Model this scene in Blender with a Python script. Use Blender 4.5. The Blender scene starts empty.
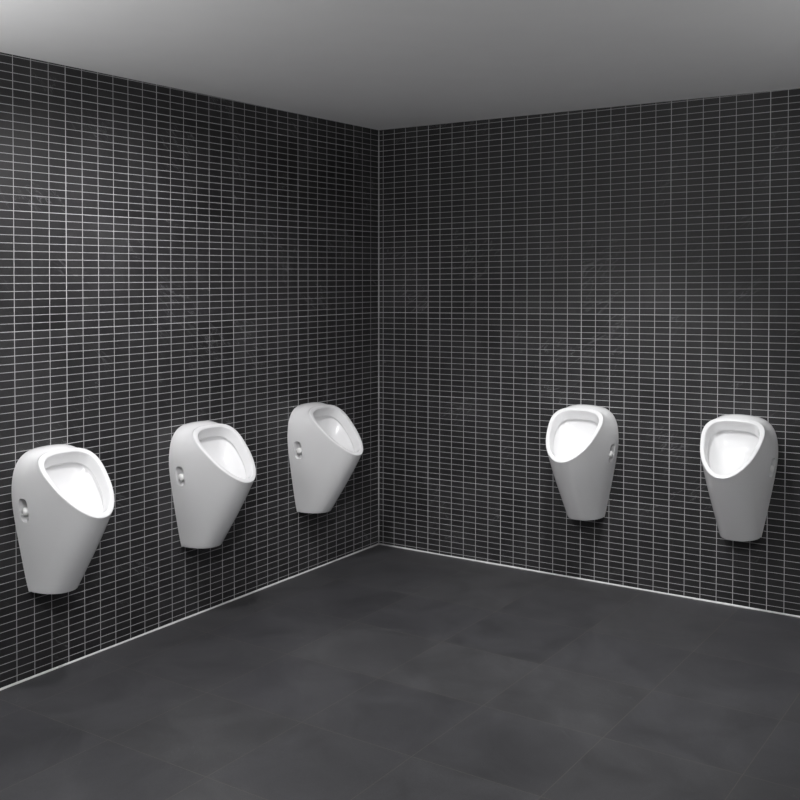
import bpy, bmesh, math, random
from mathutils import Vector, Matrix
random.seed(4)
scene = bpy.context.scene
col = scene.collection

# ------------------------------------------------------------------ measures
ROW = 0.030                       # pitch of the mosaic rows (m)
COL_LEFT, COL_RIGHT = 2.5892*ROW, 2.4934*ROW
OFF_LEFT, OFF_RIGHT = -.0192, .4138
ROW_ZERO = 43.5621*ROW            # height of a sheet joint at the corner
TILT_LEFT, TILT_RIGHT = -.0037, .0123
FALL_LEFT, FALL_RIGHT = -.0094, .0070   # the floor falls slightly
ROOM_X, ROOM_Y, ROOM_H = 5.2, 6.2, 2.325
THICK = .12

# ------------------------------------------------------------------ helpers
def mesh_object(name, verts, faces, material, parent=None, smooth=False):
    me = bpy.data.meshes.new(name)
    me.from_pydata([tuple(v) for v in verts], [], faces)
    bm = bmesh.new(); bm.from_mesh(me)
    bmesh.ops.recalc_face_normals(bm, faces=bm.faces)
    bm.to_mesh(me); bm.free()
    if smooth:
        for p in me.polygons: p.use_smooth = True
    me.materials.append(material)
    o = bpy.data.objects.new(name, me); col.objects.link(o)
    if parent is not None: o.parent = parent
    return o

def box(name, a, b, material):
    x0, y0, z0 = a; x1, y1, z1 = b
    v = [(x, y, z) for x in (x0, x1) for y in (y0, y1) for z in (z0, z1)]
    f = [(0,1,3,2),(4,6,7,5),(0,4,5,1),(2,3,7,6),(0,2,6,4),(1,5,7,3)]
    return mesh_object(name, v, f, material)

def structure(o, label=None):
    o['kind'] = 'structure'
    if label: o['label'] = label
    return o

class Nodes:
    def __init__(self, name):
        self.mat = bpy.data.materials.new(name); self.mat.use_nodes = True
        self.nt = self.mat.node_tree; self.nt.nodes.clear()
        self.out = self.nt.nodes.new('ShaderNodeOutputMaterial')
        self.bsdf = self.nt.nodes.new('ShaderNodeBsdfPrincipled')
        self.nt.links.new(self.bsdf.outputs[0], self.out.inputs[0])
    def put(self, sock, v):
        if hasattr(v, 'is_output') or isinstance(v, bpy.types.NodeSocket): self.nt.links.new(v, sock)
        else: sock.default_value = v
    def m(self, op, a, b=None, c=None, clamp=False):
        n = self.nt.nodes.new('ShaderNodeMath'); n.operation = op; n.use_clamp = clamp
        self.put(n.inputs[0], a)
        if b is not None: self.put(n.inputs[1], b)
        if c is not None: self.put(n.inputs[2], c)
        return n.outputs[0]
    def coord(self):
        n = self.nt.nodes.new('ShaderNodeTexCoord')
        s = self.nt.nodes.new('ShaderNodeSeparateXYZ'); self.nt.links.new(n.outputs['Object'], s.inputs[0])
        return n.outputs['Object'], s.outputs[0], s.outputs[1], s.outputs[2]
    def xyz(self, x, y, z):
        n = self.nt.nodes.new('ShaderNodeCombineXYZ')
        for i, v in enumerate((x, y, z)): self.put(n.inputs[i], v)
        return n.outputs[0]
    def noise(self, vec, scale, detail=3, rough=.5, dist=0):
        n = self.nt.nodes.new('ShaderNodeTexNoise')
        self.put(n.inputs['Vector'], vec); n.inputs['Scale'].default_value = scale
        n.inputs['Detail'].default_value = detail; n.inputs['Roughness'].default_value = rough
        n.inputs['Distortion'].default_value = dist
        return n.outputs['Fac']
    def white(self, vec):
        n = self.nt.nodes.new('ShaderNodeTexWhiteNoise'); n.noise_dimensions = '3D'
        self.put(n.inputs['Vector'], vec); return n.outputs['Value']
    def ramp(self, v, a, b):          # 0..1 between a and b
        n = self.nt.nodes.new('ShaderNodeMapRange'); n.clamp = True
        self.put(n.inputs[0], v); n.inputs[1].default_value = a; n.inputs[2].default_value = b
        return n.outputs[0]
    def mix(self, f, a, b):
        n = self.nt.nodes.new('ShaderNodeMix'); n.data_type = 'RGBA'
        self.put(n.inputs[0], f)
        for s, v in ((n.inputs[6], a), (n.inputs[7], b)):
            self.put(s, v if not isinstance(v, tuple) else (*v, 1))
        return n.outputs[2]
    def scale_color(self, c, f):
        n = self.nt.nodes.new('ShaderNodeVectorMath'); n.operation = 'SCALE'
        self.put(n.inputs[0], c); self.put(n.inputs['Scale'], f); return n.outputs[0]
    def bump(self, h, strength, dist):
        n = self.nt.nodes.new('ShaderNodeBump'); n.inputs['Strength'].default_value = strength
        n.inputs['Distance'].default_value = dist; self.put(n.inputs['Height'], h)
        self.nt.links.new(n.outputs[0], self.bsdf.inputs['Normal'])

def line(N, x, width):                # 1 on integer lines of x, width in units of x
    f = N.m('SUBTRACT', x, N.m('ROUND', x)); a = N.m('ABSOLUTE', f)
    return N.m('LESS_THAN', a, width/2)

def slate_mosaic(name, left):
    N = Nodes(name); vec, x, y, z = N.coord()
    if left: along = N.m('MULTIPLY', y, -1.0); cw, off, tilt, m6 = COL_LEFT, OFF_LEFT, TILT_LEFT, 3
    else:    along = x; cw, off, tilt, m6 = COL_RIGHT, OFF_RIGHT, TILT_RIGHT, 4
    u = N.m('SUBTRACT', N.m('DIVIDE', along, cw), off)
    v = N.m('DIVIDE', N.m('SUBTRACT', N.m('SUBTRACT', z, ROW_ZERO), N.m('MULTIPLY', along, tilt)), ROW)
    us = N.m('DIVIDE', N.m('SUBTRACT', u, float(m6)), 6.0)       # sheets of 6 x 15
    vs = N.m('DIVIDE', v, 15.0)
    joint = N.m('MAXIMUM', line(N, u, JW_V/cw), line(N, v, JW_H/ROW))
    sheet = N.m('MAXIMUM', line(N, us, JW_SV/(6*cw)), line(N, vs, JW_SH/(15*ROW)))
    grout = N.m('MAXIMUM', joint, sheet)
    # per sheet and per tile variation, slate clouds and pale scratches
    fs, gs = N.m('FLOOR', us), N.m('FLOOR', vs)
    rs = N.white(N.xyz(fs, gs, 1.0 if left else 7.0))
    rt = N.white(N.xyz(N.m('FLOOR', u), N.m('FLOOR', v), 3.0))
    p = N.xyz(N.m('ADD', along, N.m('MULTIPLY', rs, 7.0)), z, rs)
    cloud = N.noise(p, 3.2, 4, .6, .4)
    grain = N.noise(p, 190, 3, .7)
    # diagonal streaks: stretched, ridged noise
    d1 = N.m('ADD', N.m('MULTIPLY', along, .80), N.m('MULTIPLY', z, .60))
    d2 = N.m('ADD', N.m('MULTIPLY', along, -.60), N.m('MULTIPLY', z, .80))
    st = N.noise(N.xyz(N.m('MULTIPLY', d1, 1.8), N.m('MULTIPLY', d2, 9.0), N.m('MULTIPLY', rs, 31.0)), 1.6, 4, .6, 1.2)
    ridge = N.m('SUBTRACT', 1.0, N.ramp(N.m('ABSOLUTE', N.m('SUBTRACT', st, .5)), 0.0, .012))
    patch = N.ramp(N.noise(N.xyz(along, z, N.m('MULTIPLY', rs, 13.0)), 3.2, 2, .5), .54, .64)
    scratch = N.m('MULTIPLY', ridge, patch)
    k = N.m('ADD', N.m('MULTIPLY', N.ramp(cloud, .32, .68), .75), .60)
    k = N.m('MULTIPLY', k, N.m('ADD', .80, N.m('MULTIPLY', rs, .40)))
    k = N.m('MULTIPLY', k, N.m('ADD', .92, N.m('MULTIPLY', rt, .16)))
    k = N.m('MULTIPLY', k, N.m('ADD', .35, N.m('MULTIPLY', grain, 1.3)))
    k = N.m('ADD', k, N.m('MULTIPLY', scratch, 3.8))
    tile = N.scale_color(N.mix(rt, (.0200, .0194, .0210), (.0205, .0205, .0209)), k)
    gcol = N.mix(sheet, GROUT, GROUT_S)
    N.put(N.bsdf.inputs['Base Color'], N.mix(grout, tile, gcol))
    rough = N.m('ADD', .40, N.m('MULTIPLY', grain, .16))
    N.put(N.bsdf.inputs['Roughness'], N.m('MAXIMUM', rough, N.m('MULTIPLY', grout, .85)))
    N.bsdf.inputs['Specular IOR Level'].default_value = .4
    N.bump(N.m('ADD', N.m('MULTIPLY', grout, -1.0), N.m('MULTIPLY', grain, .25)), .35, .0012)
    return N.mat

def slate_floor(name):
    N = Nodes(name); vec, x, y, z = N.coord()
    u = N.m('DIVIDE', N.m('SUBTRACT', x, .21), .45); v = N.m('DIVIDE', N.m('ADD', y, .20), .45)
    joint = N.m('MAXIMUM', line(N, u, .0022/.45), line(N, v, .0022/.45))
    r = N.white(N.xyz(N.m('FLOOR', u), N.m('FLOOR', v), 2.0))
    p = N.xyz(N.m('ADD', x, N.m('MULTIPLY', r, 5.0)), N.m('ADD', y, N.m('MULTIPLY', r, 9.0)), r)
    cloud = N.noise(p, 3.5, 5, .62, .8); grain = N.noise(p, 220, 2, .6)
    st = N.noise(N.xyz(N.m('MULTIPLY', N.m('ADD', x, y), 2.2), N.m('MULTIPLY', N.m('SUBTRACT', y, x), .5), N.m('MULTIPLY', r, 9.0)), 2.2, 4, .6, 1.0)
    ridge = N.m('SUBTRACT', 1.0, N.ramp(N.m('ABSOLUTE', N.m('SUBTRACT', st, .5)), 0.0, .004))
    patch = N.ramp(N.noise(p, 2.6, 2, .5), .56, .70)
    k = N.m('ADD', .66, N.m('MULTIPLY', N.ramp(cloud, .30, .70), .50))
    k = N.m('MULTIPLY', k, N.m('ADD', .95, N.m('MULTIPLY', r, .1)))
    k = N.m('MULTIPLY', k, N.m('ADD', .4, N.m('MULTIPLY', grain, 1.2)))
    k = N.m('ADD', k, N.m('MULTIPLY', N.m('MULTIPLY', ridge, patch), .7))
    tile = N.scale_color(N.mix(r, (.0340, .0340, .0370), (.0350, .0350, .0368)), N.m('MULTIPLY', k, FLOOR_K))
    N.put(N.bsdf.inputs['Base Color'], N.mix(joint, tile, (.085, .078, .070)))
    N.put(N.bsdf.inputs['Roughness'], N.m('ADD', .30, N.m('MULTIPLY', grain, .16)))
    N.bump(N.m('ADD', N.m('MULTIPLY', joint, -.6), N.m('MULTIPLY', grain, .3)), .3, .001)
    return N.mat

def plain(name, color, rough, spec=.5, coat=0.0, noise_scale=0, noise_amp=0.0):
    N = Nodes(name)
    if noise_amp:
        vec, x, y, z = N.coord(); n = N.noise(vec, noise_scale, 3, .5)
        N.put(N.bsdf.inputs['Base Color'], N.scale_color(N.mix(0.0, color, color), N.m('ADD', 1-noise_amp/2, N.m('MULTIPLY', n, noise_amp))))
    else: N.bsdf.inputs['Base Color'].default_value = (*color, 1)
    N.bsdf.inputs['Roughness'].default_value = rough
    N.bsdf.inputs['Specular IOR Level'].default_value = spec
    N.bsdf.inputs['Coat Weight'].default_value = coat
    N.bsdf.inputs['Coat Roughness'].default_value = .06
    return N.mat

JW_V, JW_H, JW_SV, JW_SH = .0030, .0024, .0036, .0028
GROUT, GROUT_S = (.40, .395, .405), (.46, .455, .465)
FLOOR_K = 1.38
M_LEFT = slate_mosaic('slate_mosaic_left', True)
M_RIGHT = slate_mosaic('slate_mosaic_right', False)
M_FLOOR = slate_floor('slate_floor_tiles')
M_CEIL = plain('ceiling_paint', (.86, .86, .86), .9, .2, 0, 6, .04)
M_PLASTER = plain('plaster_paint', (.30, .30, .31), .8, .3, 0, 5, .05)
M_CORNER = plain('corner_silicone', (.36, .36, .36), .5, .4, 0, 40, .1)
M_SILICONE = plain('silicone', (.62, .62, .62), .45, .4, 0, 40, .10)
M_CERAMIC = plain('white_glazed_ceramic', (.76, .76, .765), .24, .5, .15, 9, .015)
M_CAP = plain('white_plastic', (.80, .80, .79), .5, .4)


# ------------------------------------------------------------------ the room
def floor_z(x, y): return FALL_RIGHT*x + FALL_LEFT*(-y)
def slab(name, pts, thick, material):
    n = len(pts); v = pts + [(x, y, z-thick) for x, y, z in pts]
    f = [tuple(range(n)), tuple(reversed(range(n, 2*n)))] + [(i, (i+1) % n, n+(i+1) % n, n+i) for i in range(n)]
    return mesh_object(name, v, f, material)
structure(slab('floor', [(x, y, floor_z(x, y)) for x, y in ((0, 0), (ROOM_X, 0), (ROOM_X, -ROOM_Y), (0, -ROOM_Y))], .12, M_FLOOR),
          'charcoal slate-look square floor tiles with thin joints')
structure(box('wall_left', (-THICK, -ROOM_Y, -.2), (0, THICK, ROOM_H), M_LEFT), 'left wall in charcoal slate mosaic with light grey grout')
structure(box('wall_right', (0, 0, -.2), (ROOM_X+THICK, THICK, ROOM_H), M_RIGHT), 'right wall in charcoal slate mosaic with light grey grout')
structure(box('wall_back', (0, -ROOM_Y-THICK, -.2), (ROOM_X, -ROOM_Y, ROOM_H), M_PLASTER))
structure(box('wall_side', (ROOM_X, -ROOM_Y-THICK, -.2), (ROOM_X+THICK, 0, ROOM_H), M_PLASTER))
structure(box('ceiling', (-THICK, -ROOM_Y-THICK, ROOM_H), (ROOM_X+THICK, THICK, ROOM_H+.1), M_CEIL), 'plain white ceiling above the mosaic')

def bead(name, a, b, n1, n2, r, material, steps=24):
    """concave-free quarter bead of silicone laid in the angle between two planes; n1, n2 point into the room"""
    a, b, n1, n2 = Vector(a), Vector(b), Vector(n1), Vector(n2); prof = 5
    v = []; f = []
    for i in range(steps+1):
        p = a.lerp(b, i/steps)
        q = r*(1+.10*math.sin(i*2.3)+.06*math.sin(i*5.1))
        v.append(p - n1*.002 - n2*.002)
        for k in range(prof+1):
            t = k/prof*math.pi/2
            v.append(p + n1*q*math.cos(t) + n2*q*math.sin(t) - (n2*.002 if k == 0 else Vector()) - (n1*.002 if k == prof else Vector()))
    m = prof+2
    for i in range(steps):
        for k in range(m): f.append((i*m+k, i*m+(k+1) % m, (i+1)*m+(k+1) % m, (i+1)*m+k))
    f.append(tuple(range(m))); f.append(tuple(reversed(range(steps*m, steps*m+m))))
    return mesh_object(name, v, f, material, smooth=True)
structure(bead('trim_1', (0, -.004, 0), (0, -ROOM_Y, floor_z(0, -ROOM_Y)), (1, 0, 0), (0, 0, 1), .0060, M_SILICONE), 'pale silicone joint along the foot of the left wall')
structure(bead('trim_2', (.004, 0, 0), (ROOM_X, 0, floor_z(ROOM_X, 0)), (0, -1, 0), (0, 0, 1), .0060, M_SILICONE), 'pale silicone joint along the foot of the right wall')
structure(bead('trim_3', (0, 0, .006), (0, 0, ROOM_H-.001), (1, 0, 0), (0, -1, 0), .0048, M_CORNER), 'pale silicone joint in the corner of the walls')
NQ=24; NT=10
def lerp(a,b,t): return tuple(x+(y-x)*t for x,y in zip(a,b))
def rim_loop(P,scale=1.0,off=0.0,vs=0.0,wscale=None):
    """closed loop on the tilted opening plane, list of (x,y,z); index 0 = top, NQ = lip, then other side"""
    yt,zt,yl,zl,wr,n,k,sag=[P[c] for c in('yt','zt','yl','zl','wr','n','k','sag')]
    cy,cz=(yt+yl)/2,(zt+zl)/2
    ay,az=(yt-yl)/2,(zt-zl)/2
    L=math.hypot(ay,az); ny,nz=az/L,-ay/L
    out=[]
    for i in range(2*NQ):
        a=math.pi*i/NQ  # 0 top, pi lip
        c,s=math.cos(a),math.sin(a)
        nn=n if c>0 else P['nl']
        r=(abs(c)**nn+abs(s)**nn)**(-1/nn)
        v=c*r; x=s*r
        xx=x*wr*(1+k*v)*(wscale if wscale is not None else scale)
        vv=v*scale+vs
        h=off-sag*(1-v*v)*(1 if off==0 else 1)
        out.append((xx,cy+ay*vv+ny*h,cz+az*vv+nz*h))
    return out
def wall_loop(P):
    H,W,wB,dB,zw,nt=[P[c] for c in('H','W','wB','dB','zw','nt')]
    half=[]
    Q=P['q']
    def outline(p):   # p 0..1 : top centre -> bottom corner on the wall
        # upper quarter superellipse centre z=zw then taper
        if p<.5:
            a=p/.5*math.pi/2
            s,c=math.sin(a),math.cos(a)
            r=(abs(c)**nt+abs(s)**nt)**(-1/nt)
            return (W*s*r,0,zw+(H-zw)*c*r)
        t=(p-.5)/.5
        z=zw*(1-t)
        w=wB+(W-wB)*(1-t**P['pw'])
        return (w,0,z)
    for i in range(NQ+1):
        q=i/NQ
        if q<=Q: half.append(outline(q/Q))
        else:
            t=(q-Q)/(1-Q); a=t*math.pi/2
            s,c=math.sin(a),math.cos(a); nb=2.3
            r=(abs(c)**nb+abs(s)**nb)**(-1/nb)
            half.append((wB*c*r,dB*s*r,0.0))
    return half+[(-x,y,z) for x,y,z in half[-2:0:-1]]
def skin(P):
    """rows from the wall outline to the rim"""
    Wl=wall_loop(P); R=rim_loop(P,1.0,-0.010)
    rows=[]
    cyl=[]
    for i in range(2*NQ):
        w,r=Wl[i],R[i]
        L=math.dist(w,r)
        q=(i if i<=NQ else 2*NQ-i)/NQ
        top=max(0,1-q/P['Q2']) if q<P['Q2'] else 0
        def sm(a,b,x):
            x=min(1,max(0,(x-a)/(b-a))); return x*x*(3-2*x)
        wallish=1-sm(.22,.80,q)
        d=[(r[j]-w[j])/L for j in range(3)]
        g1=[d[0]*(1-wallish),d[1]*(1-wallish)+wallish,d[2]*(1-wallish)]
        p1=[w[j]+g1[j]*L*.38 for j in range(3)]
        # bulge outwards (away from the axis)
        p2=[r[j]-d[j]*L*.33 for j in range(3)]
        sx=1 if w[0]>0 else -1
        f=min(1,abs(w[0])/P['W'])
        p2[0]+=sx*f*P['bs']; p2[2]+=top*P['bt']; p1[2]+=top*P['bt']*.5
        p2[1]+=(1-wallish)*P['bf']; p1[1]+=(1-wallish)*P['bf']*.6
        col=[]
        for t in range(NT+1):
            u=t/NT
            col.append(tuple((1-u)**3*w[j]+3*u*(1-u)**2*p1[j]+3*u*u*(1-u)*p2[j]+u**3*r[j] for j in range(3)))
        cyl.append(col)
    return [[cyl[i][t] for i in range(2*NQ)] for t in range(NT+1)]
# ------------------------------------------------------------------ urinals
UP = dict(H=.5424, W=.1562, wB=.0866, dB=.1325, zw=.361, nt=3.3, q=.62, pw=1.12,
          yt=.087, zt=.54, yl=.3336, zl=.3089, wr=.1262, n=3.05, nl=2.2, k=.25, sag=0.0, Q2=.35, bs=.012, bt=.014, bf=.008)

def body_mesh():
    P = UP
    rows = skin(P)[:-1]
    rim = lambda s, off, vs=0., ws=None: rim_loop(P, s, off, vs, ws)
    rows.append(rim(1.0, -.010)); rows.append(rim(1.0, -.004)); rows.append(rim(.985, -.0008, 0, .982)); rows.append(rim(.965, 0, 0, .955))
    # flat lip, then the inner wall down to the flushing ledge
    rows.append(rim(.890, 0, .003, .872)); rows.append(rim(.872, -.0015, .003, .850)); rows.append(rim(.860, -.008, .002, .838))
    rows.append(rim(.835, -.024, -.006, .818)); rows.append(rim(.800, -.043, -.018, .795))
    rows.append(rim(.790, -.0465, -.020, .785)); rows.append(rim(.835, -.0485, -.022, .835)); rows.append(rim(.842, -.0575, -.026, .838))
    rows.append(rim(.810, -.0630, -.03, .785)); rows.append(rim(.70, -.082, -.05, .67)); rows.append(rim(.55, -.102, -.09, .53))
    rows.append(rim(.36, -.114, -.14, .36)); rows.append(rim(.14, -.120, -.18, .14))
    n = 2*NQ; v = []; f = []
    for r in rows: v += r
    for i in range(len(rows)-1):
        for k in range(n):
            f.append((i*n+k, i*n+(k+1) % n, (i+1)*n+(k+1) % n, (i+1)*n+k))
    # drain end
    c = len(v); last = rows[-1]; v.append(tuple(sum(p[j] for p in last)/n for j in range(3)))
    b = (len(rows)-1)*n
    for k in range(n): f.append((b+k, b+(k+1) % n, c))
    # underside (front edge of the foot) and back: the first row closed in two flat faces
    kq = int(round(P['q']*NQ+.499))
    foot = [i for i in range(n) if v[i][2] < 1e-6]
    back = [i for i in range(n) if i not in foot or i in (foot[0], foot[-1])]
    f.append(tuple(reversed(foot))); f.append(tuple(back))
    return v, f

def make_urinal():
    root = bpy.data.objects.new('urinal', None); col.objects.link(root); root.empty_display_size = .05
    v, f = body_mesh()
    body = mesh_object('body', v, f, M_CERAMIC, root, smooth=True)
    bm = bmesh.new(); bm.from_mesh(body.data)
    cl = bm.edges.layers.float.get('crease_edge') or bm.edges.layers.float.new('crease_edge')
    for e in bm.edges:
        if all(len(fc.verts) > 4 for fc in e.link_faces) or any(len(fc.verts) > 4 for fc in e.link_faces):
            e[cl] = .55 if min(v_.co.y for v_ in e.verts) > .002 or (e.verts[0].co.z < .001 and e.verts[1].co.z < .001) else 1.0
    bm.to_mesh(body.data); bm.free()
    s = body.modifiers.new('s', 'SUBSURF'); s.levels = s.render_levels = 2
    # the two side recesses over the wall fixings
    cut = []
    for sx in (-1, 1):
        bm = bmesh.new()
        bmesh.ops.create_uvsphere(bm, u_segments=32, v_segments=20, radius=1)
        for w in bm.verts:
            x, y, z = w.co
            g = lambda t: math.copysign(abs(t)**.62, t)
            w.co = (sx*UP['W'] + g(x)*.046, RY + g(y)*RW, RZ + g(z)*RH)
        me = bpy.data.meshes.new('cut'); bm.to_mesh(me); bm.free(); me.materials.append(M_CERAMIC)
        c = bpy.data.objects.new('cut', me); col.objects.link(c); cut.append(c)
        m = body.modifiers.new('b', 'BOOLEAN'); m.operation = 'DIFFERENCE'; m.object = c; m.solver = 'EXACT'
    bpy.context.view_layer.update()
    dg = bpy.context.evaluated_depsgraph_get()
    me = bpy.data.meshes.new_from_object(body.evaluated_get(dg))
    body.modifiers.clear(); body.data = me
    for p in me.polygons: p.use_smooth = True
    me.set_sharp_from_angle(angle=math.radians(40))
    for c in cut: bpy.data.objects.remove(c)
    # round covers over the fixing bolts in the recesses
    for sx in (-1, 1):
        prof = [(0, 0), (.0155, 0), (.0160, .030), (.0152, .0360), (.0125, .0395), (.0070, .0417), (0, .0424)]
        seg = 28; v = []; f = []
        for r, h in prof:
            for k in range(seg):
                a = 2*math.pi*k/seg
                v.append((sx*(UP['W']-.047+h), RY+.004+r*math.cos(a), RZ-.004+r*math.sin(a)))
        for i in range(len(prof)-1):
            for k in range(seg): f.append((i*seg+k, i*seg+(k+1) % seg, (i+1)*seg+(k+1) % seg, (i+1)*seg+k))
        o = mesh_object('bolt_cover', v, f, M_CAP, root, smooth=True)
        bm = bmesh.new(); bm.from_mesh(o.data); bmesh.ops.remove_doubles(bm, verts=bm.verts, dist=1e-5); bmesh.ops.recalc_face_normals(bm, faces=bm.faces); bm.to_mesh(o.data); bm.free()
    return root
RY, RZ, RW, RH = .058, .326, .0225, .045

def copy_thing(root):
    r = root.copy(); col.objects.link(r)
    for ch in list(root.children):
        c = ch.copy(); col.objects.link(c); c.parent = r
    return r

proto = make_urinal()
GAP = .0015
spots = [('left', 2.1918, .3125, 'white ceramic urinal on the left wall, nearest and leftmost of the three there'),
         ('left', 1.4137, .3136, 'white ceramic urinal in the middle of the three on the left mosaic wall'),
         ('left', .6275, .3181, 'white ceramic urinal on the left wall, closest to the room corner'),
         ('right', 1.2702, .3348, 'white ceramic urinal on the right wall, the one nearer the corner'),
         ('right', 2.0154, .3434, 'white ceramic urinal on the right wall, farther from the corner, at the right edge')]
for i, (side, pos, z, label) in enumerate(spots):
    o = proto if i == 0 else copy_thing(proto)
    # local x along the wall, local y out from the wall
    if side == 'left':  o.location = (GAP, -pos, z); o.rotation_euler = (0, 0, -math.pi/2)
    else:               o.location = (pos, -GAP, z); o.rotation_euler = (0, 0, math.pi)
    o['label'] = label; o['category'] = 'urinal'; o['group'] = 'wall-hung urinals'

# ------------------------------------------------------------------ light
def area(name, loc, target, size, watts, color=(1, 1, 1), spread=180, size_y=None):
    l = bpy.data.lights.new(name, 'AREA'); l.energy = watts; l.color = color; l.spread = math.radians(spread)
    l.size = size
    if size_y: l.shape = 'RECTANGLE'; l.size_y = size_y
    else: l.shape = 'DISK'
    o = bpy.data.objects.new(name, l); col.objects.link(o); o.location = loc
    o.rotation_euler = (Vector(target)-Vector(loc)).to_track_quat('-Z', 'Y').to_euler(); return o
def spot(name, loc, target, watts, angle, blend, radius=.05, color=(1, 1, 1)):
    l = bpy.data.lights.new(name, 'SPOT'); l.energy = watts; l.color = color; l.spot_size = math.radians(angle); l.spot_blend = blend
    l.shadow_soft_size = radius
    o = bpy.data.objects.new(name, l); col.objects.link(o); o.location = loc
    o.rotation_euler = (Vector(target)-Vector(loc)).to_track_quat('-Z', 'Y').to_euler(); return o
spot('downlight_a', (.88, -2.05, 2.28), (.50, -1.80, 0), 84, 155, .8, .07, (1, .985, 1))
spot('downlight_b', (1.62, -1.10, 2.28), (1.55, -.45, 0), 100, 88, .9, .06)
spot('front_fill', (2.2, -3.4, 2.28), (1.2, -1.8, 0), 175, 92, .9, .14)  # added fill for the urinal fronts, not a known fitting
area('ceiling_fill_a', (4.6, -1.6, 1.7), (4.4, -1.7, 2.325), .5, 50)  # added lamp out of view on the right, brightens the ceiling
area('ceiling_fill_b', (.35, -4.3, 1.7), (.45, -4.2, 2.325), .5, 72)  # its added counterpart on the left, lifts ceiling and upper left wall
w = bpy.data.worlds.new('world'); scene.world = w; w.use_nodes = True
w.node_tree.nodes['Background'].inputs[0].default_value = (.5, .5, .5, 1)
w.node_tree.nodes['Background'].inputs[1].default_value = .05

# ------------------------------------------------------------------ camera
cam = bpy.data.cameras.new('camera'); co = bpy.data.objects.new('camera', cam); col.objects.link(co)
F = Vector((-0.5647591899, 0.8249782829, -0.0213983666)).normalized()
R0 = Vector((F.y, -F.x, 0)).normalized(); U0 = R0.cross(F)
ro = .0007
R1 = math.cos(ro)*R0 + math.sin(ro)*U0; U1 = -math.sin(ro)*R0 + math.cos(ro)*U0
co.matrix_world = Matrix(((R1.x, U1.x, -F.x, 3.322554), (R1.y, U1.y, -F.y, -4.641909), (R1.z, U1.z, -F.z, 1.498644), (0, 0, 0, 1)))
cam.sensor_fit = 'HORIZONTAL'; cam.sensor_width = 36; cam.lens = 1017.8474/800*36
cam.shift_x = 0; cam.shift_y = -(400-300)/800
cam.clip_start = .05
scene.camera = co
vs = scene.view_settings; vs.view_transform = 'Standard'; vs.look = 'None'; vs.gamma = 1; vs.exposure = 0; vs.use_curve_mapping = False
